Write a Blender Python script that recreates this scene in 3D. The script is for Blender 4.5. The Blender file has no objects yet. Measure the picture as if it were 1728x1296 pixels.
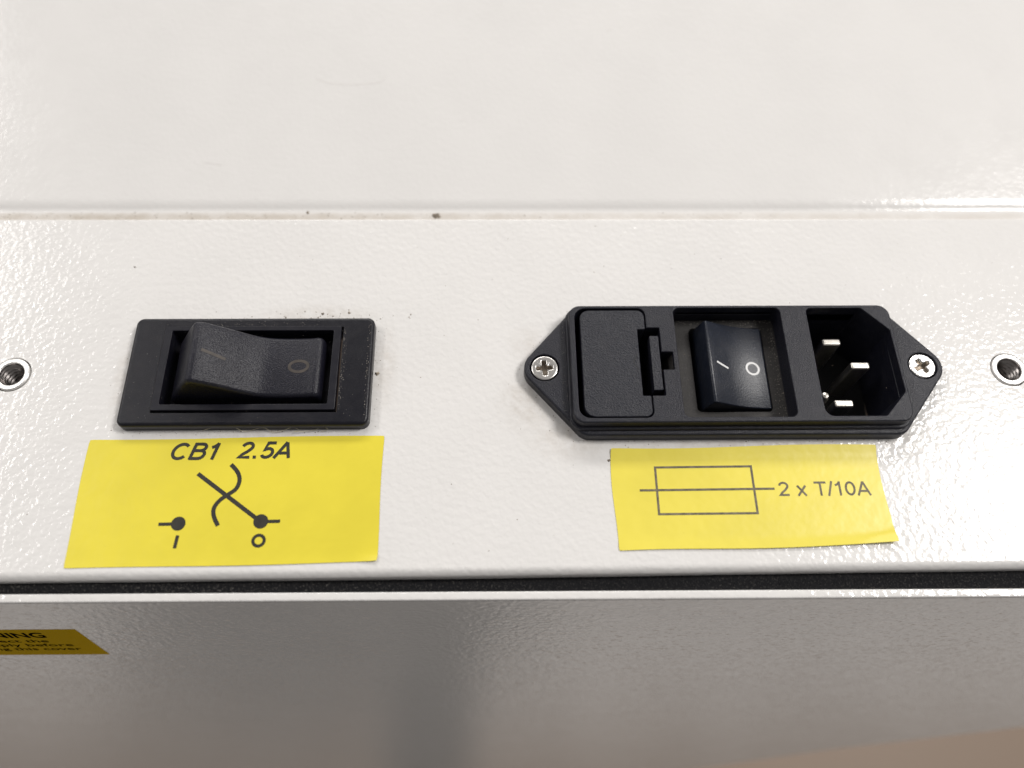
import bpy, bmesh, math, random
from mathutils import Vector, Matrix
from mathutils.geometry import delaunay_2d_cdt
random.seed(7)
S = 0.001                      # everything below is written in millimetres
scene = bpy.context.scene
COL = scene.collection

# ------------------------------------------------------------------ camera
cam_d = bpy.data.cameras.new('camera')
cam = bpy.data.objects.new('camera', cam_d); COL.objects.link(cam)
RGT = Vector((0.9997821, -0.0129832, 0.0163461)); UPV = Vector((0.0047564, 0.9041388, 0.42721237)); FWD = Vector((0.02032572, 0.42704153, -0.90400354))
M = Matrix((RGT, UPV, -FWD)).transposed().to_4x4()
M.translation = Vector((-3.264647, -68.58992878, 145.19791091)) * S
cam.matrix_world = M
cam_d.sensor_width = 36; cam_d.lens = 1350 / 1728 * 36
cam_d.clip_start = 0.005; cam_d.clip_end = 50
cam_d.dof.use_dof = True; cam_d.dof.focus_distance = 0.157; cam_d.dof.aperture_fstop = 7.5
scene.camera = cam

# ------------------------------------------------------------------ light
world = bpy.data.worlds.new('World'); scene.world = world; world.use_nodes = True
bg = world.node_tree.nodes['Background']
bg.inputs['Color'].default_value = (1.0, 0.965, 0.945, 1); bg.inputs['Strength'].default_value = 0.23

def overhead_light(name, loc, sx, sy, power, col=(1, 0.97, 0.94)):
    d = bpy.data.lights.new(name, 'AREA'); d.shape = 'RECTANGLE'; d.size = sx; d.size_y = sy
    d.energy = power; d.color = col
    o = bpy.data.objects.new(name, d); COL.objects.link(o); o.location = loc
    return o
overhead_light('overhead_light', (1.27, 0.36, 1.6), 0.55, 0.60, 36)
overhead_light('overhead_light', (-1.56, 0.78, 1.6), 0.42, 1.3, 20)
overhead_light('overhead_light', (0.0, 2.3, 1.6), 2.4, 0.7, 68)  # added fill light, out of view, raises the overall level

vs = scene.view_settings
vs.view_transform = 'Standard'; vs.look = 'None'; vs.exposure = -0.03; vs.gamma = 1; vs.use_curve_mapping = False

# ------------------------------------------------------------------ materials
class NT:
    def __init__(s, name):
        s.m = bpy.data.materials.new(name); s.m.use_nodes = True
        s.t = s.m.node_tree; s.b = s.t.nodes['Principled BSDF']
        tc = s.t.nodes.new('ShaderNodeTexCoord'); mp = s.t.nodes.new('ShaderNodeMapping')
        mp.inputs['Scale'].default_value = (1000, 1000, 1000)
        s.t.links.new(tc.outputs['Object'], mp.inputs['Vector']); s.mm = mp.outputs['Vector']   # object space in millimetres
    def n(s, typ, **kw):
        nd = s.t.nodes.new(typ)
        for k, v in kw.items(): setattr(nd, k, v)
        return nd
    def l(s, a, b): s.t.links.new(a, b)
    def noise(s, scale, detail=2, rough=0.5, vec=None, dist=0):
        nd = s.n('ShaderNodeTexNoise'); nd.inputs['Scale'].default_value = scale; nd.inputs['Detail'].default_value = detail
        nd.inputs['Roughness'].default_value = rough; nd.inputs['Distortion'].default_value = dist
        s.l(vec or s.mm, nd.inputs['Vector']); return nd.outputs['Fac']
    def ramp(s, fac, a, b, va=0.0, vb=1.0):
        nd = s.n('ShaderNodeMapRange'); nd.interpolation_type = 'SMOOTHSTEP'
        for i, v in zip(('From Min', 'From Max', 'To Min', 'To Max'), (a, b, va, vb)): nd.inputs[i].default_value = v
        s.l(fac, nd.inputs['Value']); return nd.outputs['Result']
    def math(s, op, a, b=None):
        nd = s.n('ShaderNodeMath', operation=op)
        for i, v in enumerate((a, b)):
            if v is None: continue
            if isinstance(v, (int, float)): nd.inputs[i].default_value = v
            else: s.l(v, nd.inputs[i])
        return nd.outputs[0]
    def mix(s, fac, a, b):
        nd = s.n('ShaderNodeMix', data_type='RGBA')
        if isinstance(fac, (int, float)): nd.inputs['Factor'].default_value = fac
        else: s.l(fac, nd.inputs['Factor'])
        for k, v in (('A', a), ('B', b)):
            sock = [i for i in nd.inputs if i.name == k and i.type == 'RGBA'][0]
            if isinstance(v, tuple): sock.default_value = (*v, 1)
            else: s.l(v, sock)
        return [o for o in nd.outputs if o.type == 'RGBA'][0]
    def col(s, v):
        if isinstance(v, tuple): s.b.inputs['Base Color'].default_value = (*v, 1)
        else: s.l(v, s.b.inputs['Base Color'])
    def set(s, **kw):
        for k, v in kw.items():
            i = s.b.inputs[k.replace('_', ' ')]
            if isinstance(v, (int, float, tuple)): i.default_value = v
            else: s.l(v, i)
    def bump(s, h, dist, strength=1.0, prev=None):
        nd = s.n('ShaderNodeBump'); nd.inputs['Distance'].default_value = dist * S; nd.inputs['Strength'].default_value = strength
        s.l(h, nd.inputs['Height'])
        if prev: s.l(prev, nd.inputs['Normal'])
        return nd.outputs['Normal']
    def blob(s, cx, cy, rx, ry, soft=1.0):      # a soft spot: 1 inside, 0 outside the ellipse
        mp = s.n('ShaderNodeMapping'); mp.inputs['Location'].default_value = (-cx / rx, -cy / ry, 0); mp.inputs['Scale'].default_value = (1 / rx, 1 / ry, 0)
        s.l(s.mm, mp.inputs['Vector'])
        ln = s.n('ShaderNodeVectorMath', operation='LENGTH'); s.l(mp.outputs['Vector'], ln.inputs[0])
        return s.ramp(ln.outputs['Value'], 1.0 - soft, 1.0, 1.0, 0.0)

WHITE = (0.755, 0.742, 0.725)
def powder_coat(name, stains_and_shade=(), amp=0.118, dirt=0.4, rough=0.16, spec=0.5):
    k = NT(name)
    big = k.noise(0.05, 3, 0.55)
    base = k.mix(k.ramp(big, 0.35, 0.7), WHITE, tuple(c * 0.975 for c in WHITE))
    # faint grime specks sprinkled over the paint
    sp = k.ramp(k.noise(2.4, 2, 0.6), 0.735, 0.78)
    gate = k.ramp(k.noise(0.09, 2), 0.45, 0.65)
    base = k.mix(k.math('MULTIPLY', k.math('MULTIPLY', sp, gate), dirt), base, (0.32, 0.28, 0.23))
    for (cx, cy, rx, ry, c, a) in stains_and_shade:
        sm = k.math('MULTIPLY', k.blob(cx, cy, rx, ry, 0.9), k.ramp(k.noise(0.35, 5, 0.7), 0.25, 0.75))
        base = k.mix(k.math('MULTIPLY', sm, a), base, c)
    k.col(base)
    k.set(Roughness=k.ramp(k.noise(0.3, 3), 0.3, 0.7, rough - 0.02, rough + 0.03), Specular_IOR_Level=spec)
    a = k.noise(0.88, 1.3, 0.45, dist=0.15); b = k.noise(0.16, 2, 0.5)
    k.set(Normal=k.bump(k.math('ADD', a, k.math('MULTIPLY', b, 0.5)), amp))
    return k.m

def plastic(name, col, rough=0.45, grain=0.012, gscale=5.0, dust=0.35):
    k = NT(name)
    d1 = k.ramp(k.noise(3.2, 2, 0.6), 0.70, 0.76); g = k.ramp(k.noise(0.22, 3, 0.6), 0.45, 0.68)
    film = k.ramp(k.noise(0.35, 4, 0.65), 0.4, 0.8, 0.0, 0.02)
    c = k.mix(film, col, (0.30, 0.27, 0.24))
    c = k.mix(k.ramp(k.noise(gscale * 1.1, 2, 0.7), 0.56, 0.72), c, tuple(x * 2.2 + 0.006 for x in col))
    c = k.mix(k.math('MULTIPLY', k.math('MULTIPLY', d1, g), dust), c, (0.42, 0.40, 0.37))
    k.col(c)
    k.set(Roughness=k.ramp(k.noise(0.4, 3), 0.3, 0.7, rough - 0.02, rough + 0.03), Specular_IOR_Level=0.36)
    k.set(Normal=k.bump(k.noise(gscale, 2, 0.6), grain * 3))
    return k.m

def simple(name, col, rough=0.5, metal=0.0, grain=0.0, gscale=4.0, spec=0.5, var=0.06):
    k = NT(name)
    n = k.noise(0.8, 3)
    k.col(k.mix(k.ramp(n, 0.3, 0.7), tuple(c * (1 - var) for c in col), tuple(min(1, c * (1 + var)) for c in col)))
    k.set(Roughness=rough, Metallic=metal, Specular_IOR_Level=spec)
    if grain: k.set(Normal=k.bump(k.noise(gscale, 2), grain * 3))
    return k.m

BROWN = (0.42, 0.36, 0.29)
MAT = {}
MAT['panel'] = powder_coat('off_white_powder_coat', stains_and_shade=[  # brown dirt, with the soft shade at the inlet's left tip painted in
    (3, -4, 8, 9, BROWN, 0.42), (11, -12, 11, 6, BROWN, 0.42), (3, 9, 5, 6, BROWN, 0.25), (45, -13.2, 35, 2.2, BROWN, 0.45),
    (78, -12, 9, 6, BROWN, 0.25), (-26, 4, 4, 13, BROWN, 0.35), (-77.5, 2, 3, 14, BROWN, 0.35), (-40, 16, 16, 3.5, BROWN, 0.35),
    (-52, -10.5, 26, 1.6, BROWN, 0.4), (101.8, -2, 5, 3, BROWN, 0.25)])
MAT['back'] = powder_coat('off_white_upper_sheet', amp=0.045, dirt=0.2)
MAT['cover'] = powder_coat('off_white_cover_paint', amp=0.13, dirt=0.2, rough=0.08, spec=0.85)
MAT['black'] = plastic('black_switch_plastic', (0.005, 0.005, 0.009), 0.31)
MAT['rim'] = plastic('black_smooth_plastic', (0.007, 0.007, 0.012), 0.34, 0.004, 6, 0.15)
MAT['rocker'] = plastic('black_grained_plastic', (0.008, 0.008, 0.015), 0.36, 0.04, 3.2, 0.3)
MAT['inlet'] = plastic('black_inlet_plastic', (0.008, 0.0085, 0.015), 0.38, 0.03, 4.0, 0.25)
MAT['door'] = plastic('black_stippled_plastic', (0.010, 0.011, 0.018), 0.38, 0.06, 3.0, 0.12)
MAT['gloss'] = plastic('black_rocker_plastic', (0.010, 0.013, 0.022), 0.33, 0.012, 3.5, 0.25)
MAT['recess'] = plastic('dusty_black_plastic', (0.03, 0.028, 0.027), 0.6, 0.02, 3, 0.8)
MAT['void'] = simple('dark_cavity_plastic', (0.006, 0.006, 0.007), 0.6)
MAT['steel'] = simple('zinc_screw_steel', (0.72, 0.70, 0.67), 0.28, 1.0, 0.004, 6)
MAT['bright'] = simple('bright_plated_steel', (0.86, 0.85, 0.83), 0.22, 1.0, 0.003, 6)
MAT['slot'] = simple('dull_recess_steel', (0.24, 0.20, 0.16), 0.45, 0.8)
MAT['pin'] = simple('plated_brass_pin', (0.66, 0.63, 0.58), 0.33, 1.0, 0.003, 3)
MAT['insert'] = simple('zinc_insert_steel', (0.80, 0.79, 0.77), 0.34, 0.75, 0.006, 3)
MAT['thread'] = simple('dark_thread_steel', (0.30, 0.28, 0.27), 0.28, 1.0)
MAT['ink'] = simple('black_label_ink', (0.020, 0.018, 0.012), 0.5, var=0.25)
MAT['matte_ink'] = simple('matte_black_ink', (0.006, 0.005, 0.004), 0.9, spec=0.0)
MAT['faded'] = simple('faded_label_ink', (0.13, 0.11, 0.07), 0.55, var=0.35)
MAT['white_ink'] = simple('white_rocker_ink', (0.72, 0.72, 0.72), 0.5)
MAT['old_ink'] = simple('worn_brown_ink', (0.05, 0.04, 0.033), 0.55, var=0.25)
MAT['dust'] = simple('grey_dust', (0.26, 0.22, 0.175), 0.9, var=0.4)
MAT['fibre'] = simple('pale_fibre', (0.55, 0.50, 0.38), 0.7)

def sticker_mat(name, col, rough=0.33, spec=0.45):
    k = NT(name)
    c = k.mix(k.ramp(k.noise(0.06, 4, 0.6), 0.3, 0.7), col, tuple(x * 0.92 for x in col))
    sp = k.ramp(k.noise(1.9, 3, 0.7), 0.72, 0.76)
    c = k.mix(k.math('MULTIPLY', sp, 0.5), c, (0.25, 0.2, 0.05))
    k.col(c); k.set(Roughness=rough, Specular_IOR_Level=spec)
    k.set(Normal=k.bump(k.math('ADD', k.noise(0.5, 1.5), k.math('MULTIPLY', k.noise(5, 2), 0.06)), 0.04))
    return k.m
MAT['yellow'] = sticker_mat('yellow_label_vinyl', (0.80, 0.68, 0.055))
MAT['paleyellow'] = sticker_mat('pale_yellow_label_vinyl', (0.83, 0.71, 0.095))
MAT['warn'] = sticker_mat('ochre_warning_vinyl', (0.54, 0.345, 0.006), 0.8, 0.03)

MAT['label_edge'] = simple('grimy_label_edge', (0.16, 0.12, 0.04), 0.7, var=0.4)
def foam_mat():
    k = NT('black_foam_rubber')
    sp = k.ramp(k.noise(3.0, 3, 0.75), 0.55, 0.68); g = k.ramp(k.noise(0.02, 2), 0.35, 0.7, 0.35, 1.0)
    sx = k.n('ShaderNodeSeparateXYZ'); k.l(k.mm, sx.inputs[0]); fx = k.ramp(sx.outputs['X'], -100, 60, 0.9, 0.3)      # dustier towards the left
    k.col(k.mix(k.math('MULTIPLY', k.math('MULTIPLY', sp, g), fx), (0.016, 0.016, 0.018), (0.34, 0.32, 0.29)))
    k.set(Roughness=0.9, Specular_IOR_Level=0.2)
    k.set(Normal=k.bump(k.noise(4, 3, 0.7), 0.5))
    return k.m
MAT['foam'] = foam_mat()

def groove_mat():
    k = NT('dusty_groove_paint')
    gx = k.n('ShaderNodeSeparateXYZ'); k.l(k.mm, gx.inputs[0])
    d = k.math('MULTIPLY', k.ramp(k.noise(0.16, 5, 0.65), 0.1, 0.75, 0.35, 1.0), k.ramp(k.math('ADD', gx.outputs['Y'], k.noise(0.5, 3)), 42.2, 44.6, 1.0, 0.0))
    lr = k.ramp(gx.outputs['X'], -120, 90, 1.0, 0.5)
    c = k.mix(k.math('MULTIPLY', d, lr), WHITE, (0.47, 0.42, 0.36))
    sp = k.ramp(k.noise(1.6, 3, 0.7), 0.66, 0.74)
    c = k.mix(k.math('MULTIPLY', k.math('MULTIPLY', sp, lr), 0.4), c, (0.28, 0.24, 0.2))
    k.col(c); k.set(Roughness=0.35)
    k.set(Normal=k.bump(k.noise(0.8, 3), 0.06))
    return k.m
MAT['groove'] = groove_mat()

# ------------------------------------------------------------------ mesh helpers
def tag(o, label=None, cat=None, group=None, kind=None):
    for k, v in (('label', label), ('category', cat), ('group', group), ('kind', kind)):
        if v: o[k] = v
    return o
def empty(name, loc):
    o = bpy.data.objects.new(name, None); COL.objects.link(o); o.location = Vector(loc) * S
    o.empty_display_size = 0.005; return o
def origin_of(o):
    v = Vector((0, 0, 0))
    while o is not None: v += o.location; o = o.parent
    return v
def build(name, vf, mat, parent=None, org=None, smooth=32, sharp=None):
    verts, faces = vf
    if parent is not None: base = origin_of(parent); loc = Vector((0, 0, 0)) if org is None else Vector(org) * S - base
    else: base = Vector((0, 0, 0)); loc = Vector(org or (0, 0, 0)) * S
    o0 = base + loc
    me = bpy.data.meshes.new(name)
    me.from_pydata([tuple(Vector(v) * S - o0) for v in verts], [], faces)
    bm = bmesh.new(); bm.from_mesh(me)
    bmesh.ops.recalc_face_normals(bm, faces=bm.faces); bm.to_mesh(me); bm.free()
    if smooth:
        me.polygons.foreach_set('use_smooth', [True] * len(me.polygons)); me.set_sharp_from_angle(angle=math.radians(smooth))
        bm = bmesh.new(); bm.from_mesh(me)
        for e in bm.edges:       # flat caps (triangles) stay flat next to rounded edges (quads)
            if len(e.link_faces) == 2 and len(e.link_faces[0].verts) != len(e.link_faces[1].verts): e.smooth = False
        bm.to_mesh(me); bm.free()
    me.materials.append(MAT[mat] if isinstance(mat, str) else mat)
    o = bpy.data.objects.new(name, me); COL.objects.link(o); o.location = loc
    if parent is not None: o.parent = parent
    return o
def join(*parts):
    V, F = [], []
    for v, f in parts:
        n = len(V); V += list(v); F += [tuple(i + n for i in q) for q in f]
    return V, F
def area(p): return 0.5 * sum(a[0] * b[1] - b[0] * a[1] for a, b in zip(p, p[1:] + p[:1]))
def ccw(p): return list(p) if area(p) > 0 else list(p)[::-1]
def cw(p): return ccw(p)[::-1]
def inset(p, d):              # move a loop towards the left of its direction
    out = []; n = len(p)
    for i in range(n):
        a, b, c = p[i - 1], p[i], p[(i + 1) % n]
        e1 = Vector((b[0] - a[0], b[1] - a[1])).normalized(); e2 = Vector((c[0] - b[0], c[1] - b[1])).normalized()
        n1 = Vector((-e1.y, e1.x)); n2 = Vector((-e2.y, e2.x)); m = n1 + n2
        den = max(0.35, 1 + n1.dot(n2)); q = m / den
        out.append((b[0] + q.x * d, b[1] + q.y * d))
    return out
def rpoly(pts, r, seg=6):
    """polygon with rounded corners; r is one radius or a list"""
    n = len(pts); out = []
    for i in range(n):
        ri = r[i] if isinstance(r, (list, tuple)) else r
        a, b, c = (Vector(pts[i - 1]), Vector(pts[i]), Vector(pts[(i + 1) % n]))
        if ri <= 0: out.append(tuple(b)); continue
        u, v = (a - b).normalized(), (c - b).normalized(); ang = u.angle(v); t = ri / math.tan(ang / 2)
        cen = b + (u + v).normalized() * (ri / math.sin(ang / 2))
        p0, p1 = b + u * t, b + v * t
        a0 = math.atan2(p0.y - cen.y, p0.x - cen.x); a1 = math.atan2(p1.y - cen.y, p1.x - cen.x); da = (a1 - a0 + math.pi) % (2 * math.pi) - math.pi
        for k in range(seg + 1):
            q = a0 + da * k / seg; out.append((cen.x + ri * math.cos(q), cen.y + ri * math.sin(q)))
    return out
def rect(x0, y0, x1, y1): return [(x0, y0), (x1, y0), (x1, y1), (x0, y1)]
def rrect(x0, y0, x1, y1, r, seg=6): return rpoly(rect(x0, y0, x1, y1), r, seg)
def circle(cx, cy, r, n=40): return [(cx + r * math.cos(2 * math.pi * k / n), cy + r * math.sin(2 * math.pi * k / n)) for k in range(n)]
def fill(loops):
    """triangles (as index triples into the concatenated loops) of a polygon with holes"""
    P = [Vector(p) for lp in loops for p in lp]; E = []; o = 0
    for lp in loops:
        E += [(o + i, o + (i + 1) % len(lp)) for i in range(len(lp))]; o += len(lp)
    vs_, _, fs, ov, _, _ = delaunay_2d_cdt(P, E, [], 0, 1e-6)
    def inside(x, y):
        r = False
        for a, b in E:
            (xa, ya), (xb, yb) = P[a], P[b]
            if (ya > y) != (yb > y) and x < (xb - xa) * (y - ya) / (yb - ya) + xa: r = not r
        return r
    out = []; extra = []; newi = {}
    for i, o_ in enumerate(ov):
        if not o_: newi[i] = len(P) + len(extra); extra.append((vs_[i].x, vs_[i].y))
    for f in fs:
        c = sum((vs_[i] for i in f), Vector((0, 0))) / len(f)
        if inside(c.x, c.y): out.append(tuple(ov[i][0] if ov[i] else newi[i] for i in f))
    return out, extra
def plate(outer, holes=(), z0=0, z1=1, bevel=0.0, hbevel=None, seg=5, bottom=True, both=False, axes='xyz', hole_z0=None):
    """solid slab between z0 and z1 with rounded upper edges; holes are cut through"""
    if hbevel is None: hbevel = bevel
    V, F, tops, bots = [], [], [], []
    for li, lp in enumerate([ccw(outer)] + [cw(h) for h in holes]):
        b = bevel if li == 0 else hbevel; n = len(lp); rings = []
        steps = []
        if both and b > 0: steps += [(b * (1 - math.sin(math.pi / 2 * k / seg)), z0 + b * (1 - math.cos(math.pi / 2 * k / seg))) for k in range(seg)]
        else: steps.append((0, z0))
        if b > 0: steps += [(b * (1 - math.cos(math.pi / 2 * k / seg)), z1 - b + b * math.sin(math.pi / 2 * k / seg)) for k in range(seg + 1)]
        else: steps.append((0, z1))
        for d, z in steps:
            q = inset(lp, d) if d else lp
            rings.append(list(range(len(V), len(V) + n))); V += [(x, y, z) for x, y in q]
        for r0, r1 in zip(rings, rings[1:]):
            for i in range(n): F.append((r0[i], r0[(i + 1) % n], r1[(i + 1) % n], r1[i]))
        tops.append(rings[-1]); bots.append(rings[0])
    for grp, flip in ((tops, False), (bots, True)):
        if flip and not bottom: continue
        flat = [i for g in grp for i in g]
        tr, extra = fill([[(V[i][0], V[i][1]) for i in g] for g in grp])
        zc = V[flat[0]][2]
        for ex in extra: flat.append(len(V)); V.append((*ex, zc))
        for t in tr: F.append(tuple(flat[i] for i in (t[::-1] if flip else t)))
    if axes == 'xzy': V = [(x, z, y) for x, y, z in V]
    return V, F
def sweep_x(profile, x0, x1, nx=1):
    """open profile of (y, z) pulled along X"""
    V = [(x0 + (x1 - x0) * i / nx, y, z) for i in range(nx + 1) for y, z in profile]; n = len(profile)
    return V, [(i * n + j, i * n + j + 1, (i + 1) * n + j + 1, (i + 1) * n + j) for i in range(nx) for j in range(n - 1)]
def arc(cy, cz, r, a0, a1, n=10): return [(cy + r * math.cos(math.radians(a0 + (a1 - a0) * k / n)), cz + r * math.sin(math.radians(a0 + (a1 - a0) * k / n))) for k in range(n + 1)]
def lathe(cx, cy, prof, n=48):
    V = [(cx + r * math.cos(2 * math.pi * k / n), cy + r * math.sin(2 * math.pi * k / n), z) for r, z in prof for k in range(n)]
    return V, [(j * n + k, j * n + (k + 1) % n, (j + 1) * n + (k + 1) % n, (j + 1) * n + k) for j in range(len(prof) - 1) for k in range(n)]
def ribbon(pts, w, zf, closed=False):
    """flat printed stroke along a polyline; zf(x, y) is the surface it is printed on"""
    n = len(pts); L, R = [], []
    for i in range(n):
        a = Vector(pts[i - 1]) if (i or closed) else Vector(pts[0]); c = Vector(pts[(i + 1) % n]) if (i < n - 1 or closed) else Vector(pts[-1]); b = Vector(pts[i])
        e1 = (b - a).normalized() if (b - a).length else (c - b).normalized(); e2 = (c - b).normalized() if (c - b).length else e1
        nn = Vector((-e1.y, e1.x)) + Vector((-e2.y, e2.x)); nn = nn / max(0.4, nn.dot(Vector((-e1.y, e1.x))))
        L.append(b + nn * w / 2); R.append(b - nn * w / 2)
    V = []
    for p, q in zip(L, R):
        V.append((p.x, p.y, zf(p.x, p.y))); V.append((q.x, q.y, zf(q.x, q.y)))
    F = [(2 * i, 2 * i + 1, 2 * ((i + 1) % n) + 1, 2 * ((i + 1) % n)) for i in range(n if closed else n - 1)]
    return V, F
def densify(pts, d=0.4, closed=False):
    out = []; m = len(pts)
    for i in range(m if closed else m - 1):
        a, b = Vector(pts[i]), Vector(pts[(i + 1) % m]); k = max(1, int((b - a).length / d))
        out += [tuple(a.lerp(b, j / k)) for j in range(k)]
    if not closed: out.append(tuple(pts[-1]))
    return out
def disc(cx, cy, r, zf, n=28):
    V = [(cx, cy, zf(cx, cy))] + [(x, y, zf(x, y)) for x, y in circle(cx, cy, r, n)]
    return V, [(0, 1 + k, 1 + (k + 1) % n) for k in range(n)]
def text_vf(body, x0, x1, y0, ycap, zf, shear=0.0, bold=0.0, cap=None):
    """lettering fitted between x0..x1, baseline y0, capital height up to ycap"""
    cu = bpy.data.curves.new('lettering', 'FONT'); cu.body = body; cu.size = 10; cu.shear = shear; cu.offset = bold; cu.resolution_u = 4
    ob = bpy.data.objects.new('lettering', cu); COL.objects.link(ob)
    dg = bpy.context.evaluated_depsgraph_get(); me = bpy.data.meshes.new_from_object(ob.evaluated_get(dg))
    vv = [v.co.copy() for v in me.vertices]; ff = [tuple(p.vertices) for p in me.polygons]
    bpy.data.objects.remove(ob); bpy.data.curves.remove(cu); bpy.data.meshes.remove(me)
    ax, bx = min(v.x for v in vv), max(v.x for v in vv)
    cu = bpy.data.curves.new('lettering', 'FONT'); cu.body = 'H'; cu.size = 10; ob = bpy.data.objects.new('lettering', cu); COL.objects.link(ob)
    dg = bpy.context.evaluated_depsgraph_get(); me = bpy.data.meshes.new_from_object(ob.evaluated_get(dg)); hcap = max(v.co.y for v in me.vertices)
    bpy.data.objects.remove(ob); bpy.data.curves.remove(cu); bpy.data.meshes.remove(me)
    sx = (x1 - x0) / (bx - ax); sy = (ycap - y0) / hcap
    V = [(x0 + (v.x - ax) * sx, y0 + v.y * sy) for v in vv]
    return [(x, y, zf(x, y)) for x, y in V], ff

def _arc(cx, cy, rx, ry, a0, a1, n=14): return [(cx + rx * math.cos(math.radians(a0 + (a1 - a0) * k / n)), cy + ry * math.sin(math.radians(a0 + (a1 - a0) * k / n))) for k in range(n + 1)]
GLYPH = {   # sans-serif strokes, capital height 1: (advance, [polylines])
    'C': (0.86, [_arc(0.44, 0.5, 0.34, 0.43, 42, 318, 26)]),
    'B': (0.80, [[(0.14, 0.0), (0.14, 1.0)], [(0.1, 0.93)] + [(0.42, 0.93)] + _arc(0.46, 0.735, 0.19, 0.195, 90, -90, 10) + [(0.1, 0.54)], [(0.12, 0.54), (0.46, 0.54)] + _arc(0.49, 0.305, 0.22, 0.235, 90, -90, 10) + [(0.1, 0.07)]]),
    '1': (0.62, [[(0.36, 0.0), (0.36, 1.0)], [(0.36, 0.93), (0.26, 0.80), (0.12, 0.72)]]),
    '2': (0.66, [_arc(0.325, 0.70, 0.225, 0.23, 172, -28, 16) + [(0.40, 0.42), (0.22, 0.24), (0.11, 0.07), (0.60, 0.07)]]),
    '.': (0.34, [[(0.09, 0.075), (0.24, 0.075)]]),
    '5': (0.66, [[(0.56, 0.93), (0.21, 0.93), (0.14, 0.50)] + _arc(0.325, 0.325, 0.235, 0.265, 130, -155, 18)]),
    'A': (0.80, [[(0.06, 0.0), (0.40, 0.97)], [(0.40, 0.97), (0.74, 0.0)], [(0.20, 0.31), (0.60, 0.31)]]),
    'x': (0.64, [[(0.07, 0.0), (0.53, 0.72)], [(0.07, 0.72), (0.53, 0.0)]]),
    'T': (0.74, [[(0.03, 0.93), (0.69, 0.93)], [(0.36, 0.93), (0.36, 0.0)]]),
    '/': (0.34, [[(0.03, -0.02), (0.29, 1.02)]]),
    '0': (0.66, [_arc(0.32, 0.5, 0.235, 0.43, 0, 360, 28)]),
    ' ': (0.36, []),
}
def stroke_text(body, x0, x1, y0, ycap, zf, stroke=0.14, shear=0.0, gap=0.0):
    h = ycap - y0; pen = 0; lines = []
    for ch in body:
        adv, pls = GLYPH[ch]
        for pl in pls: lines.append([(pen + x + shear * y, y) for x, y in pl])
        pen += adv + gap
    xs = [x for pl in lines for x, y in pl]; ax, bx = min(xs) - stroke / 2 * 0.8, max(xs) + stroke / 2 * 0.8
    sx = (x1 - x0) / (bx - ax); parts = []
    for i, pl in enumerate(lines):
        q = [(x0 + (x - ax) * sx, y0 + y * h) for x, y in pl]
        parts.append(ribbon(densify(q, 0.35) if len(q) < 4 else q, stroke * h, lambda x, y, i=i: zf(x, y) + 0.002 * (i % 5)))
    return join(*parts)

# ------------------------------------------------------------------ casing (white painted sheet metal)
casing = empty('equipment_casing', (0, 0, 0))
tag(casing, 'off-white powder-coated metal casing that carries the switch and the power inlet', 'casing')
XL, XR, YF, YB = -420, 420, -36.5, 40.2
KP, KC = 0.0030, -0.0042        # the joint below the panel opens slightly towards the right
def skew(vf, k): return [(x, y + k * x, z) for x, y, z in vf[0]], vf[1]
SWX0, SWX1, SWY0, SWY1 = -76.2, -27.9, -9.6, 14.2
flat = plate([(XL, YF + KP * XL), (XR, YF + KP * XR), (XR, YB), (XL, YB)], [rect(-72, -6.5, -32, 11.5), rect(11.9, -10.0, 76.7, 14.7), circle(-99.8, 2.6, 3.72, 48), circle(101.8, 2.7, 3.72, 48)], -2, 0, 0, hbevel=0.12, seg=2, bottom=False)
front = skew(sweep_x(arc(YF, -1.5, 1.5, 90, 180, 12) + [(YF - 1.5, -60)], XL, XR), KP)
rear = sweep_x([(YB, 0)] + arc(YB, -0.45, 0.45, 90, 0, 6)[1:] + [(YB + 0.45, -3)], XL, XR)
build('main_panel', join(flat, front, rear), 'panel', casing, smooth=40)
TH = math.radians(14)
y1 = 43.0; zt = -0.8
build('groove', sweep_x([(YB - 1, zt), (y1, zt)], XL, XR), 'groove', casing)
# upper sheet: a small raised radius, then the sloping sheet
ups = [(y1, zt)] + arc(y1, zt + 3.0, 3.0, -90, -66, 8)[1:]
ey, ez = ups[-1]
R2 = 7.0; c2y, c2z = ey + R2 * math.cos(math.radians(-66)), ez + R2 * math.sin(math.radians(-66))
ups += arc(c2y, c2z, R2, 114, 90 + 6, 8)[1:]
ey, ez = ups[-1]; L = 420
ups.append((ey + L * math.cos(math.radians(6)), ez + L * math.sin(math.radians(6))))
build('upper_sheet', sweep_x(ups, XL, XR), 'back', casing, smooth=40)

# ------------------------------------------------------------------ foam gasket
def fbm(x, y):
    return math.sin(x * 3.1 + 1.7 * math.sin(y * 2.3)) * 0.5 + math.sin(x * 7.7 + y * 5.1) * 0.3 + math.sin(x * 0.21) * 0.8
V, F = [], []; nx, ny = 2400, 9
fy0, fy1 = YF - 1.45, -40.58
for i in range(nx + 1):
    x = -300 + 600 * i / nx
    sag = 0.55 * math.exp(-((x + 15) / 45) ** 2)
    for j in range(ny):
        t = j / (ny - 1); y = fy0 + KP * x + (fy1 + KC * x - fy0 - KP * x) * t
        V.append((x, y, -2.3 - sag * (1 - t) * 2 - 0.35 * abs(2 * t - 1) ** 4 + 0.07 * fbm(x, y * 3) + random.uniform(-0.13, 0.13)))
for i in range(nx):
    for j in range(ny - 1): F.append((i * ny + j, i * ny + j + 1, (i + 1) * ny + j + 1, (i + 1) * ny + j))
skirt = plate([(-300, fy1 - 300 * KC), (300, fy1 + 300 * KC), (300, fy0 + 300 * KP), (-300, fy0 - 300 * KP)], (), -9, -3.7)
g = build('foam_gasket', join((V, F), skirt), 'foam', None, (0, -39.4, -4), smooth=60)
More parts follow.
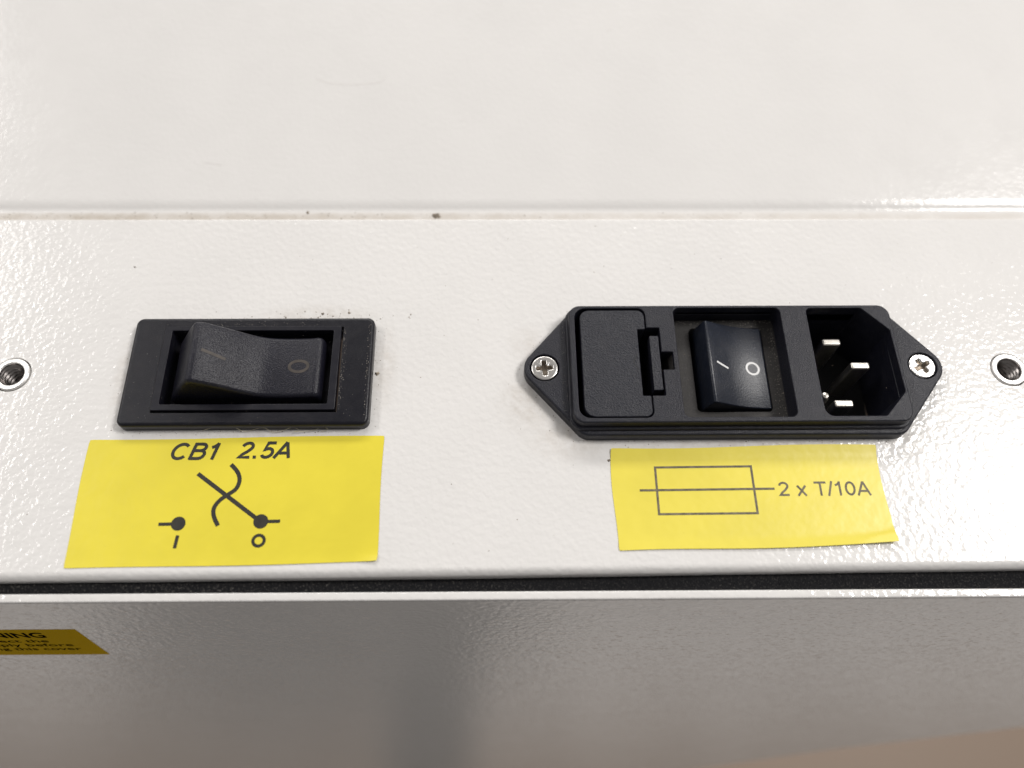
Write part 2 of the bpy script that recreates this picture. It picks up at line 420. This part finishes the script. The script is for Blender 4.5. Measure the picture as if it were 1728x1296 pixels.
tag(g, 'black dusty foam sealing strip between the white panel and the cover below', 'gasket')

# ------------------------------------------------------------------ cover below the gasket
PH = math.radians(9); CY, CZ = -42.15, -2.3
def cov(x, s, out=0.0):      # a point on the cover's face: s millimetres down from its lip, out in front of it
    return (x, CY + KC * x - s * math.sin(PH) - out * math.cos(PH), CZ - s * math.cos(PH) + out * math.sin(PH))
cover = empty('lower_cover', (0, CY, CZ))
tag(cover, 'off-white removable metal cover below the foam strip, shaded and out of focus', 'cover')
LI = -40.6
lip = [(LI, -12), (LI, CZ)] + arc(LI - 0.3, CZ, 0.3, 0, 90, 5)[1:] + arc(CY + 0.3, CZ, 0.3, 90, 180 + 9, 7)
build('lip', skew(sweep_x(lip, XL, XR), KC), 'cover', cover, smooth=40)
fpts = [(-420, 0.3), (420, 0.3), (420, 6), (420, 60), (210, 70), (158, 115.4), (110, 150.3), (70, 190), (20, 240), (-420, 300)]
fv = [cov(x, s) for x, s in fpts] + [cov(x, s, -1.5) for x, s in fpts]; n = len(fpts)
tri, _ = fill([fpts])
ff = [tuple(t) for t in tri] + [tuple(i + n for i in t[::-1]) for t in tri] + [(i, (i + 1) % n, (i + 1) % n + n, i + n) for i in range(n)]
build('face', (fv, ff), 'cover', cover, smooth=40)

# floor far below
k = NT('reflection_patch_floor')
c = k.mix(k.ramp(k.noise(0.004, 4, 0.6), 0.3, 0.7), (0.78, 0.74, 0.71), (0.70, 0.66, 0.63))
sy = k.n('ShaderNodeSeparateXYZ'); k.l(k.mm, sy.inputs[0])
c = k.mix(k.ramp(k.math('ADD', sy.outputs['Y'], k.math('MULTIPLY', k.noise(0.006, 3), 120)), -360, -250), c, (0.22, 0.16, 0.115))   # brown put in nearer the casing to tint the cover's reflection
for (cx, cy, rx, ry, a, sf) in ((-255, -600, 420, 330, 0.99, 0.5), (-90, -360, 90, 240, 0.9, 0.7)):      # dark patches painted in to give the cover its dark reflection
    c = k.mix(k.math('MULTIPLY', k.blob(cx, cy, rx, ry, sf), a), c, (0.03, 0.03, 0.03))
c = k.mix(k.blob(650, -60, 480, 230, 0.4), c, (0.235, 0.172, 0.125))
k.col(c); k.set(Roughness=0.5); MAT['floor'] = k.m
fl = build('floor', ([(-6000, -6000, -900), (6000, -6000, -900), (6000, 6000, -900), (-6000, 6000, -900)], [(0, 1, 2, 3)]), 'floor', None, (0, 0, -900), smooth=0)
tag(fl, kind='structure')

# ------------------------------------------------------------------ rocker profile and printed marks
def catmull(pts, n=6):
    P = [pts[0]] + list(pts) + [pts[-1]]; out = []
    for i in range(1, len(P) - 2):
        p0, p1, p2, p3 = map(Vector, P[i - 1:i + 3])
        for k in range(n):
            t = k / n
            out.append(tuple(0.5 * ((2 * p1) + (p2 - p0) * t + (2 * p0 - 5 * p1 + 4 * p2 - p3) * t * t + (3 * p1 - p0 - 3 * p2 + p3) * t ** 3)))
    out.append(tuple(P[-2])); return out
def height_on(curve):
    def f(x, y=0):
        for (xa, za), (xb, zb) in zip(curve, curve[1:]):
            if xa <= x <= xb: return za + (zb - za) * (x - xa) / (xb - xa + 1e-9)
        return curve[-1][1]
    return f

# ------------------------------------------------------------------ left circuit-breaker switch
sw = empty('rocker_switch', (-52, 2.4, 0))
tag(sw, 'black rectangular rocker switch with a raised I end, above the larger yellow label', 'switch')
build('bezel', plate(rrect(SWX0, SWY0, SWX1, SWY1, 1.5, 8), [rect(-69.9, -6.95, -34.1, 11.9)], 0.02, 2.4, 0.7, hbevel=0.08, seg=6), 'black', sw)
build('rim', plate(rrect(-69.95, -6.55, -34.5, 11.95, 0.25, 3), [rrect(-68.4, -5.3, -36.0, 10.95, 0.3, 3)], 0.6, 2.75, 0.1, seg=3), 'rim', sw)
build('housing', plate(rect(-69.6, -6.2, -34.9, 11.6), [rect(-68.4, -5.25, -36.0, 10.9)], -12, 0.55, 0), 'black', sw)
build('housing_floor', plate(rect(-69.0, -5.6, -35.4, 11.2), (), -13, -2.2, 0), 'black', sw)
top1 = catmull([(-60.1, 9.7), (-59.1, 9.25), (-57.0, 8.0), (-54.5, 6.35), (-52.2, 4.8), (-50.3, 3.75), (-48.4, 3.1), (-46.2, 2.85), (-43.5, 2.8), (-41.0, 2.9), (-39.0, 3.2)], 5)
prof1 = [(-65.5, -5), (-67.3, -0.2), (-67.0, 0.8)] + [(-66.5, 1.9), (-62.4, 8.3)] + catmull([(-61.5, 9.45), (-60.9, 9.75), (-60.1, 9.7)], 3)[:-1] + top1 + catmull([(-39.0, 3.2), (-38.2, 3.0), (-37.7, 2.35), (-37.55, 1.2), (-37.7, -1.0)], 4)[1:] + [(-40.5, -5)]
rk = build('rocker', plate(prof1, (), -3.75, 9.35, 0.95, seg=7, both=True, axes='xzy'), 'rocker', sw, smooth=40)
h1 = height_on(top1)
build('mark_line', ribbon(densify([(-59.3, 3.2), (-55.3, 2.3)], 0.3), 0.62, lambda x, y: h1(x) + 0.03), 'old_ink', rk)
ell = [(-42.25 + 1.85 * math.cos(a), 2.75 + 1.2 * math.sin(a)) for a in [2 * math.pi * k / 40 for k in range(40)]]
build('mark_circle', ribbon(ell, 0.6, lambda x, y: h1(x) + 0.03, True), 'old_ink', rk)

# ------------------------------------------------------------------ power inlet module
inl = empty('power_inlet', (44.5, 2.3, 0))
tag(inl, 'black flanged power inlet with fuse drawer, rocker switch and three-pin socket', 'power inlet')
def hull(circs, n=14):
    pts = []
    for cx, cy, r in circs: pts += circle(cx, cy, r, n * 4)
    pts = sorted(set(pts))
    def half(p):
        h = []
        for q in p:
            while len(h) > 1 and (h[-1][0] - h[-2][0]) * (q[1] - h[-2][1]) - (h[-1][1] - h[-2][1]) * (q[0] - h[-2][0]) <= 0: h.pop()
            h.append(q)
        return h
    a, b = half(pts), half(pts[::-1]); h = a[:-1] + b[:-1]
    return [p for i, p in enumerate(h) if math.dist(p, h[i - 1]) > 0.12]
SCL, SCR = (6.5, 2.4), (82.7, 2.5)
flange_out = hull([(*SCL, 4.1), (*SCR, 4.1), (14.6, 13.6, 3), (74.9, 13.6, 3), (74.6, -9.3, 3), (14.9, -9.2, 3)])
build('flange', plate(flange_out, [circle(*SCL, 2.95, 40), circle(*SCR, 2.95, 40), rect(12.2, -9.8, 76.4, 14.5)], 0.02, 2.5, 0.45, hbevel=0.15, seg=4), 'inlet', inl)
ZB = 5.0
door_hole = rpoly([(12.7, -9.55), (27.05, -9.55), (27.05, -4.95), (29.65, -4.95), (29.65, 0.65), (31.9, 0.65), (31.9, 4.55), (29.65, 4.55), (29.65, 10.0), (27.05, 10.0), (27.05, 14.55), (12.7, 14.55)],
                  [2.2, 1.4, 0, .2, 0, .15, .15, 0, .2, 0, 1.6, 2.2], 6)
rec_hole = rrect(32.85, -9.5, 54.7, 14.6, 1.2, 6)
ap_hole = rpoly([(60.1, -9.4), (71.9, -9.4), (76.55, -4.4), (76.4, 9.3), (71.4, 14.5), (60.1, 14.5)], [1.8, .6, .6, .6, .6, 1.0], 5)
build('body', plate(rrect(11.5, -10.6, 77.2, 15.25, 2.4, 8), [door_hole, rec_hole, ap_hole], -12, ZB, 0.35, hbevel=0.18, seg=4), 'inlet', inl)
build('bead', plate(rrect(10.95, -11.25, 77.75, 15.9, 2.9, 8), [rect(12.1, -9.9, 76.6, 14.6)], 2.4, 3.1, 0.3, hbevel=0, seg=3), 'inlet', inl)
build('body_back', plate(rect(12.2, -9.9, 76.5, 14.6), (), -14, -12.01, 0), 'void', inl)
# fuse drawer
door = build('fuse_drawer', plate(rpoly([(13.75, -9.3), (26.85, -9.3), (26.85, -4.85), (25.25, -4.85), (25.25, 9.75), (26.85, 9.75), (26.85, 14.2), (13.75, 14.2)], [2.2, 1.3, .3, .1, .1, .3, 1.5, 1.9], 6), (), -6, 4.85, 0.2, seg=4), 'door', inl)
build('latch_tab', plate(rrect(27.55, -3.6, 29.4, 8.4, 0.15, 3), (), -5, 4.55, 0.12, seg=3), 'door', inl)
build('drawer_cavity', plate(rect(12.8, -9.5, 32.4, 14.5), (), -11.9, -6.2, 0), 'void', inl)
# sloping floor of the small notch beside the latch
wed = ([(29.75, 0.75, -3), (31.95, 0.75, 4.3), (31.95, 4.5, 4.3), (29.75, 4.5, -3), (31.95, 0.75, -3), (31.95, 4.5, -3)], [(0, 1, 2, 3), (0, 4, 1), (3, 2, 5), (4, 5, 2, 1), (0, 3, 5, 4)])
build('latch_notch', wed, 'recess', inl, smooth=0)
zd = lambda x, y: 4.875
build('arrow_mark', ribbon(densify([(24.75, 4.05), (23.95, 2.3), (24.85, 0.6)]), 0.16, zd), 'void', door)
build('seam_line', plate(rect(31.95 + 0.3, -10.2, 32.38, 15.0), (), 4.9, 5.03, 0), 'inlet', inl)
# inner rocker
build('switch_recess', plate(rect(32.9, -9.5, 54.7, 14.6), [rrect(36.85, -6.3, 51.9, 12.6, 0.9, 5)], -8, 0.0, 0, hbevel=0.12, seg=2), 'recess', inl)
build('switch_cavity', plate(rect(36.0, -7, 52.5, 13.2), (), -11.8, -7.6, 0), 'void', inl)
top2 = catmull([(39.7, 4.0), (40.6, 3.62), (42.2, 2.9), (44.5, 1.95), (47.0, 1.2), (49.5, 0.75), (51.3, 0.6)], 5)
prof2 = [(39.0, -7), (37.2, -3.0), (38.2, 1.5), (39.1, 3.75), (39.35, 4.0)] + top2 + [(51.6, 0.45), (51.7, 0.1), (51.5, -3), (49.5, -7)]
rk2 = build('rocker', plate(prof2, (), -5.95, 12.25, 0.3, seg=4, both=True, axes='xzy'), 'gloss', inl, smooth=40)
h2 = height_on(top2)
build('mark_line', ribbon(densify([(40.9, 3.15), (43.35, 2.1)], 0.3), 0.42, lambda x, y: h2(x) + 0.03), 'white_ink', rk2)
build('mark_circle', ribbon(circle(48.75, 2.75, 1.28, 40), 0.44, lambda x, y: h2(x) + 0.03, True), 'white_ink', rk2)
# socket pins
def pin(cx, cy, ztip):
    return plate(rrect(cx - 1.95, cy - 0.8, cx + 1.95, cy + 0.8, 0.45, 5), (), -11.9, ztip, 0.4, seg=5)
build('socket_pin', pin(66.4, 9.35, 0.0), 'pin', inl); build('socket_pin', pin(66.4, -4.6, 0.0), 'pin', inl); build('socket_pin', pin(70.5, 3.0, 1.7), 'pin', inl)
build('rivet', lathe(63.6, -2.2, [(0.01, -1.2), (0.6, -1.4), (0.95, -2.0), (0.95, -6)], 16), 'pin', inl)
# screws
def screw(c, rot, body_mat):
    cx, cy = c; zt = 2.42
    def R(p): a = math.radians(rot); return (cx + p[0] * math.cos(a) - p[1] * math.sin(a), cy + p[0] * math.sin(a) + p[1] * math.cos(a))
    w, l = 0.42, 1.62
    cross = rpoly([R(p) for p in [(w, w), (w, l), (-w, l), (-w, w), (-l, w), (-l, -w), (-w, -w), (-w, -l), (w, -l), (w, -w), (l, -w), (l, w)]], [.3, .12, .12, .3, .12, .12, .3, .12, .12, .3, .12, .12], 3)
    hd = plate(circle(cx, cy, 2.7, 48), [cross], 0.3, zt, 0.28, hbevel=0.22, seg=4)
    head = build('screw', hd, body_mat, inl)
    build('cross_recess', plate(circle(cx, cy, 2.1, 24), (), 0.35, 0.95, 0), 'slot', head)
    for q in range(4):
        a = math.radians(rot + 45 + 90 * q); u = Vector((math.cos(a), math.sin(a))); v = Vector((-u.y, u.x))
        p0 = Vector(c) + u * 0.85; p1 = Vector(c) + u * 1.6
        pts = [p0 + v * 0.16, p1 + v * 0.06, p1 - v * 0.06, p0 - v * 0.16]
        build('recess_tick', plate([tuple(p) for p in pts], (), zt - 0.2, zt + 0.035, 0.03, seg=2), 'bright', head)
screw(SCL, 5, 'steel'); screw(SCR, 28, 'bright')
# countersink wells under the screw heads
for c in (SCL, SCR): build('screw_well', plate(circle(*c, 3.3, 32), (), 0.03, 0.28, 0), 'inlet', inl)

# ------------------------------------------------------------------ threaded inserts
def insert(c, label):
    cx, cy = c
    t = empty('threaded_insert', (cx, cy, 0)); tag(t, label, 'insert', 'threaded inserts in the white panel')
    r = build('collar', plate(circle(cx, cy, 3.5, 48), [circle(cx, cy, 2.42, 48)], -1.5, 0.28, 0.22, hbevel=0.25, seg=4), 'insert', t)
    V, F = [], []; nt, nz, pitch = 48, 120, 0.95
    for j in range(nz + 1):
        z = 0.05 - 11 * j / nz
        for k in range(nt):
            ph = (z / pitch - k / nt) % 1.0; tri = abs(2 * ph - 1)
            rr = 2.42 - 0.42 * min(1, tri * 1.15) * min(1, j / 8)
            a = 2 * math.pi * k / nt; V.append((cx + rr * math.cos(a), cy + rr * math.sin(a), z))
    for j in range(nz):
        for k in range(nt): F.append((j * nt + k, j * nt + (k + 1) % nt, (j + 1) * nt + (k + 1) % nt, (j + 1) * nt + k))
    build('thread', (V, F), 'thread', t, smooth=25)
    build('bore_end', plate(circle(cx, cy, 2.6, 24), (), -12, -10.9, 0), 'void', t)
    build('edge_gap', plate(circle(cx, cy, 3.75, 48), [circle(cx, cy, 3.0, 48)], -1.9, -1.4, 0), 'void', t)
insert((-99.8, 2.6), 'threaded metal insert in the panel left of the black rocker switch')
insert((101.8, 2.7), 'threaded metal insert in the panel right of the power inlet')

# ------------------------------------------------------------------ yellow stickers
def sticker(name, corners, mat, lift, org, n=(56, 30), wob=0.15, radius=0.4):
    """thin vinyl sheet over the panel; corners TL, TR, BR, BL; lift(u, v) raises it"""
    tl, tr, br, bl = map(Vector, corners)
    def pt(u, v):
        p = tl.lerp(tr, u).lerp(bl.lerp(br, u), v)
        p = p + Vector((wob * math.sin(v * 5.1 + 3 * u) * (2 * u - 1) * abs(2 * u - 1), wob * 0.8 * math.sin(u * 6.3 + v) * (2 * v - 1)))
        return p
    V, F = [], []; nu, nv = n
    for layer in (0.09, 0.02):
        for j in range(nv + 1):
            for i in range(nu + 1):
                u, v = i / nu, j / nv; cu = min(u, 1 - u) * (tr - tl).length; cv = min(v, 1 - v) * (bl - tl).length
                p = pt(u, v)
                if cu < radius and cv < radius:      # small rounding at the corners
                    d = Vector((radius - cu, radius - cv)); q = max(0, d.length - radius) / max(d.length, 1e-6)
                    cen = tl.lerp(tr, 0.5).lerp(bl.lerp(br, 0.5), 0.5); p = p + (cen - p).normalized() * q * radius
                V.append((p.x, p.y, layer + lift(u, v)))
    m = (nu + 1) * (nv + 1)
    for j in range(nv):
        for i in range(nu):
            a = j * (nu + 1) + i; F.append((a, a + nu + 1, a + nu + 2, a + 1)); F.append((m + a, m + a + 1, m + a + nu + 2, m + a + nu + 1))
    ring = [i for i in range(nu + 1)] + [(j + 1) * (nu + 1) + nu for j in range(nv)] + [nv * (nu + 1) + i for i in range(nu - 1, -1, -1)] + [j * (nu + 1) for j in range(nv - 1, 0, -1)]
    for a, b in zip(ring, ring[1:] + ring[:1]): F.append((a, b, b + m, a + m))
    o = build(name, (V, F), mat, None, org, smooth=40); o.data.materials.append(MAT['label_edge'])
    for p in o.data.polygons:
        if abs(p.normal.z) < 0.5: p.material_index = 1
    return o
def z_of(corners, lift):
    (x0, y0), (x1, y1) = corners[0], corners[2]
    return lambda x, y: 0.125 + lift((x - x0) / (x1 - x0), (y - y0) / (y1 - y0))
cL = [(-81.4, -11.5), (-24.9, -11.0), (-25.0, -35.5), (-81.1, -36.3)]
liftL = lambda u, v: 0.10 * max(0, v - 0.94) / 0.06 * (0.4 + 0.6 * u) + 0.35 * max(0, u + v - 1.93) / 0.07 + 0.03 * math.sin(u * 9) * math.sin(v * 4)
lab = sticker('printed_label', cL, 'yellow', liftL, (-53, -23.6, 0))
tag(lab, 'larger yellow label printed CB1 2.5A with a switch symbol, under the rocker switch', 'label')
zl = z_of(cL, liftL)
build('lettering', stroke_text('CB1', -65.4, -56.2, -15.7, -12.3, zl, 0.185, 0.25), 'ink', lab)
build('lettering', stroke_text('2.5A', -52.8, -42.7, -15.5, -12.15, zl, 0.185, 0.25), 'ink', lab)
sym = [ribbon(densify([(-59.7, -18.5), (-47.2, -27.6)]), 0.78, zl)]
sym.append(ribbon(catmull([(-53.7, -16.7), (-52.3, -18.2), (-51.7, -19.8), (-52.1, -21.5), (-53.4, -22.6), (-54.8, -23.7), (-55.7, -25.2), (-55.5, -26.8), (-54.5, -28.6)], 5), 0.78, lambda x, y: zl(x, y) + 0.012))
sym.append(ribbon(densify([(-65.4, -28.25), (-61.0, -28.2)]), 0.62, zl)); sym.append(disc(-61.8, -28.15, 1.32, lambda x, y: zl(x, y) + 0.02))
sym.append(ribbon(densify([(-47, -27.9), (-43.2, -27.85)]), 0.62, lambda x, y: zl(x, y) + 0.012)); sym.append(disc(-46.75, -27.85, 1.36, lambda x, y: zl(x, y) + 0.024))
build('switch_symbol', join(*sym), 'ink', lab)
build('lettering', ribbon(densify([(-61.55, -30.35), (-61.75, -32.75)]), 0.62, zl), 'ink', lab)
build('lettering', ribbon([(-46.72 + 1.02 * math.cos(a), -31.45 + 1.0 * math.sin(a)) for a in [2 * math.pi * k / 36 for k in range(36)]], 0.58, zl, True), 'ink', lab)

cR = [(18.9, -14.0), (70.7, -13.6), (70.6, -33.0), (18.9, -34.1)]
liftR = lambda u, v: 0.45 * max(0, v - 0.9) / 0.1 * (0.25 + 0.75 * u) + 0.5 * max(0, u + v - 1.85) / 0.15 + 0.3 * max(0, 0.1 - v) / 0.1
lab2 = sticker('printed_label', cR, 'paleyellow', liftR, (44.8, -23.7, 0), wob=0.28)
tag(lab2, 'smaller yellow label with fuse symbol and 2 x T/10A, under the power inlet', 'label')
zr = z_of(cR, liftR)
build('lettering', stroke_text('2 x T/10A', 50.4, 68.0, -23.75, -20.95, zr, 0.14), 'faded', lab2)
build('fuse_symbol', join(ribbon(densify([(27.2, -17.9), (45.7, -17.8), (45.7, -27.05), (27.15, -27.1)], 0.5, True), 0.42, zr, True), ribbon(densify([(23.9, -22.45), (49.6, -22.3)]), 0.42, lambda x, y: zr(x, y) + 0.015)), 'faded', lab2)

# warning sticker on the cover (local: x, s down the face)
wv, wf = plate(rect(-150, -32.0, -85.4, -15.2), (), 0.02, 0.09, 0.02, seg=2)
w = build('warning_label', ([cov(x, -y, z) for x, y, z in wv], wf), 'warn', None, cov(-118, 23.5), smooth=0)
tag(w, 'ochre warning label with black text on the shaded cover at the left edge', 'label')
def wtext(body, x0, x1, s0, cap, bold):
    bold *= 7
    v, f = text_vf(body, x0, x1, -s0, -s0 + cap, lambda x, y: 0.12, 0, bold)
    build('lettering', ([cov(x, -y, z) for x, y, z in v], f), 'matte_ink', w, smooth=0)
wtext('WARNING', -113.6, -92.8, 20.0, 3.0, 0.035)
wtext('Disconnect the', -115.2, -93.8, 23.1, 1.75, 0.012)
wtext('supply before', -109.6, -90.0, 25.8, 1.75, 0.012)
wtext('removing this cover', -116.8, -89.4, 28.5, 1.75, 0.012)

# ------------------------------------------------------------------ dust and a stray fibre
def lump(x, y, z, r):
    vs = []
    for d in ((1, 0, 0), (-1, 0, 0), (0, 1, 0), (0, -1, 0), (0, 0, 1), (0, 0, -.4), (.7, .7, .3), (-.7, .6, .3)):
        q = r * random.uniform(0.55, 1.25); vs.append((x + d[0] * q, y + d[1] * q, z + d[2] * q * 0.6))
    return vs, [(0, 6, 4), (6, 2, 4), (2, 7, 4), (7, 1, 4), (1, 3, 4), (3, 0, 4), (0, 5, 6), (6, 5, 2), (2, 5, 7), (7, 5, 1), (1, 5, 3), (3, 5, 0)]
specks = []
def around(x0, y0, x1, y1, n, spread, rmax):
    for _ in range(n):
        s = random.random() * 2 * ((x1 - x0) + (y1 - y0)); e = abs(random.gauss(0, spread)) + 0.15
        w_, h_ = x1 - x0, y1 - y0
        if s < w_: p = (x0 + s, y0 - e * 0.5)
        elif s < w_ + h_: p = (x1 + e, y0 + s - w_)
        elif s < 2 * w_ + h_: p = (x0 + s - w_ - h_, y1 + e)
        else: p = (x0 - e * 0.6, y0 + s - 2 * w_ - h_)
        specks.append(lump(*p, 0.02, random.uniform(0.05, rmax) * random.random() ** 0.7))
around(SWX0, SWY0, SWX1, SWY1, 170, 1.1, 0.15)
for _ in range(60): specks.append(lump(random.gauss(-38, 7), 14.3 + abs(random.gauss(0, 1.3)), 0.02, random.uniform(0.05, 0.2)))
ring_pts = densify(flange_out, 0.5, True)
for q in ring_pts:
    if random.random() < 0.55:
        dx, dy = q[0] - 44.5, q[1] - 2.3; l_ = math.hypot(dx, dy); e = abs(random.gauss(0, 1.0)) + 0.1
        specks.append(lump(q[0] + dx / l_ * e, q[1] + dy / l_ * e, 0.02, random.uniform(0.03, 0.13)))
for _ in range(160): specks.append(lump(random.uniform(-110, 110), random.uniform(-34, 39), 0.0, random.uniform(0.04, 0.13)))
for _ in range(170): specks.append(lump(min(120, -120 + abs(random.gauss(0, 90))), random.uniform(40.8, 43.0), -0.79, random.uniform(0.04, 0.15)))
for x, y, r in ((-80.2, 28.0, 0.28), (-39.2, 16.3, 0.4), (-27.2, 2.4, 0.5), (-33.8, 16.6, 0.35), (18.4, -16.4, 0.3)):
    specks.append(lump(x, y, 0.05 if y < 50 else 3.9, r))
specks.append(lump(-16.5, 41.9, -0.75, 0.85)); specks.append(lump(-15.8, 41.7, -0.75, 0.5)); specks.append(lump(-45.0, 42.9, -0.7, 0.4))
du = build('dust_specks', join(*specks), 'dust', None, (0, 0, 0), smooth=0)
tag(du, 'grey dust specks gathered round the switch, inlet and panel groove', 'dust', kind='stuff')

pts = catmull([(-60, -9.9, ), (-57, -9.3), (-55.2, -8.9), (-53.6, -9.5), (-52, -10.1), (-50, -9.7), (-48, -9.6), (-46.5, -10.2), (-44.5, -10.0), (-42.6, -9.5), (-41.4, -9.9), (-42.3, -10.3), (-39, -10.0), (-37, -9.4), (-35.8, -9.9), (-37.2, -10.1)], 6)
V, F = [], []
for i, (x, y) in enumerate(pts):
    z = 0.5 + 0.9 * max(0, y + 9.9) + 0.2 * math.sin(i * 0.4)
    for k in range(5): V.append((x + 0.02 * math.sin(k * 1.257), y + 0.045 * math.cos(k * 1.257), z + 0.045 * math.sin(k * 1.257)))
for i in range(len(pts) - 1):
    for k in range(5): F.append((i * 5 + k, i * 5 + (k + 1) % 5, (i + 1) * 5 + (k + 1) % 5, (i + 1) * 5 + k))
fb = build('fibre', (V, F), 'fibre', None, (-48, -9.8, 0))
tag(fb, "thin pale curly fibre caught along the rocker switch's front edge", 'fibre')

# faint scuffs on the upper sheet
k = NT('grey_scuff'); k.col((0.69, 0.67, 0.65)); k.set(Roughness=0.4); MAT['scuff'] = k.m
def zs(x, y): return ez + (y - ey) * math.tan(math.radians(6)) + 0.02
for pl, w_ in (([(-69.5, 55.6), (-67.5, 55.4), (-65.2, 54.9)], 0.22), ([(-45.5, 79.0), (-42, 77.6), (-36, 77.3), (-30.5, 78.0), (-29.4, 79.4)], 0.3), ([(-11, 67.0), (-10.4, 67.6)], 0.2), ([(24.3, 93.5), (25.6, 94.2)], 0.5)):
    build('scuff', ribbon(catmull(pl, 4), w_, zs), 'scuff', casing)

# pale lint on the black mouldings, thickest in their corners
MAT['lint'] = simple('pale_lint', (0.36, 0.33, 0.29), 0.9, var=0.4)
lint = []
def sprinkle(n, fx, fy, z, r0=0.03, r1=0.09):
    for _ in range(n): lint.append(lump(fx(), fy(), z, random.uniform(r0, r1)))
U, G = random.uniform, random.gauss
sprinkle(90, lambda: -34.0 + abs(G(0, 0.35)), lambda: U(-6.5, 11.5), 2.41)          # right of the switch rim
sprinkle(50, lambda: -28.8 + G(0, 0.15), lambda: U(-8, 12.5), 2.41)                 # right edge of the bezel
sprinkle(90, lambda: U(-75, -29), lambda: U(-8.7, 13.4), 2.41, 0.02, 0.06)
sprinkle(60, lambda: U(-60, -38), lambda: 12.6 + G(0, 0.4), 2.41, 0.02, 0.07)
sprinkle(160, lambda: 54.5 - abs(G(0, 0.9)), lambda: U(-9.3, 14.4), 0.02)           # right side of the inlet's switch recess
sprinkle(120, lambda: U(33, 54.4), lambda: 14.4 - abs(G(0, 0.7)), 0.02)
sprinkle(60, lambda: 10.3 + G(0, 0.3), lambda: U(-8, 13), 2.51, 0.02, 0.06)         # along the foot of the inlet body
sprinkle(30, lambda: U(29.8, 31.8), lambda: U(0.8, 2.6), 0.9, 0.05, 0.16)
ln = build('lint_specks', join(*lint), 'lint', None, (0, 0, 0), smooth=0)
tag(ln, 'pale lint specks in the corners of the black switch and inlet mouldings', 'lint', kind='stuff')
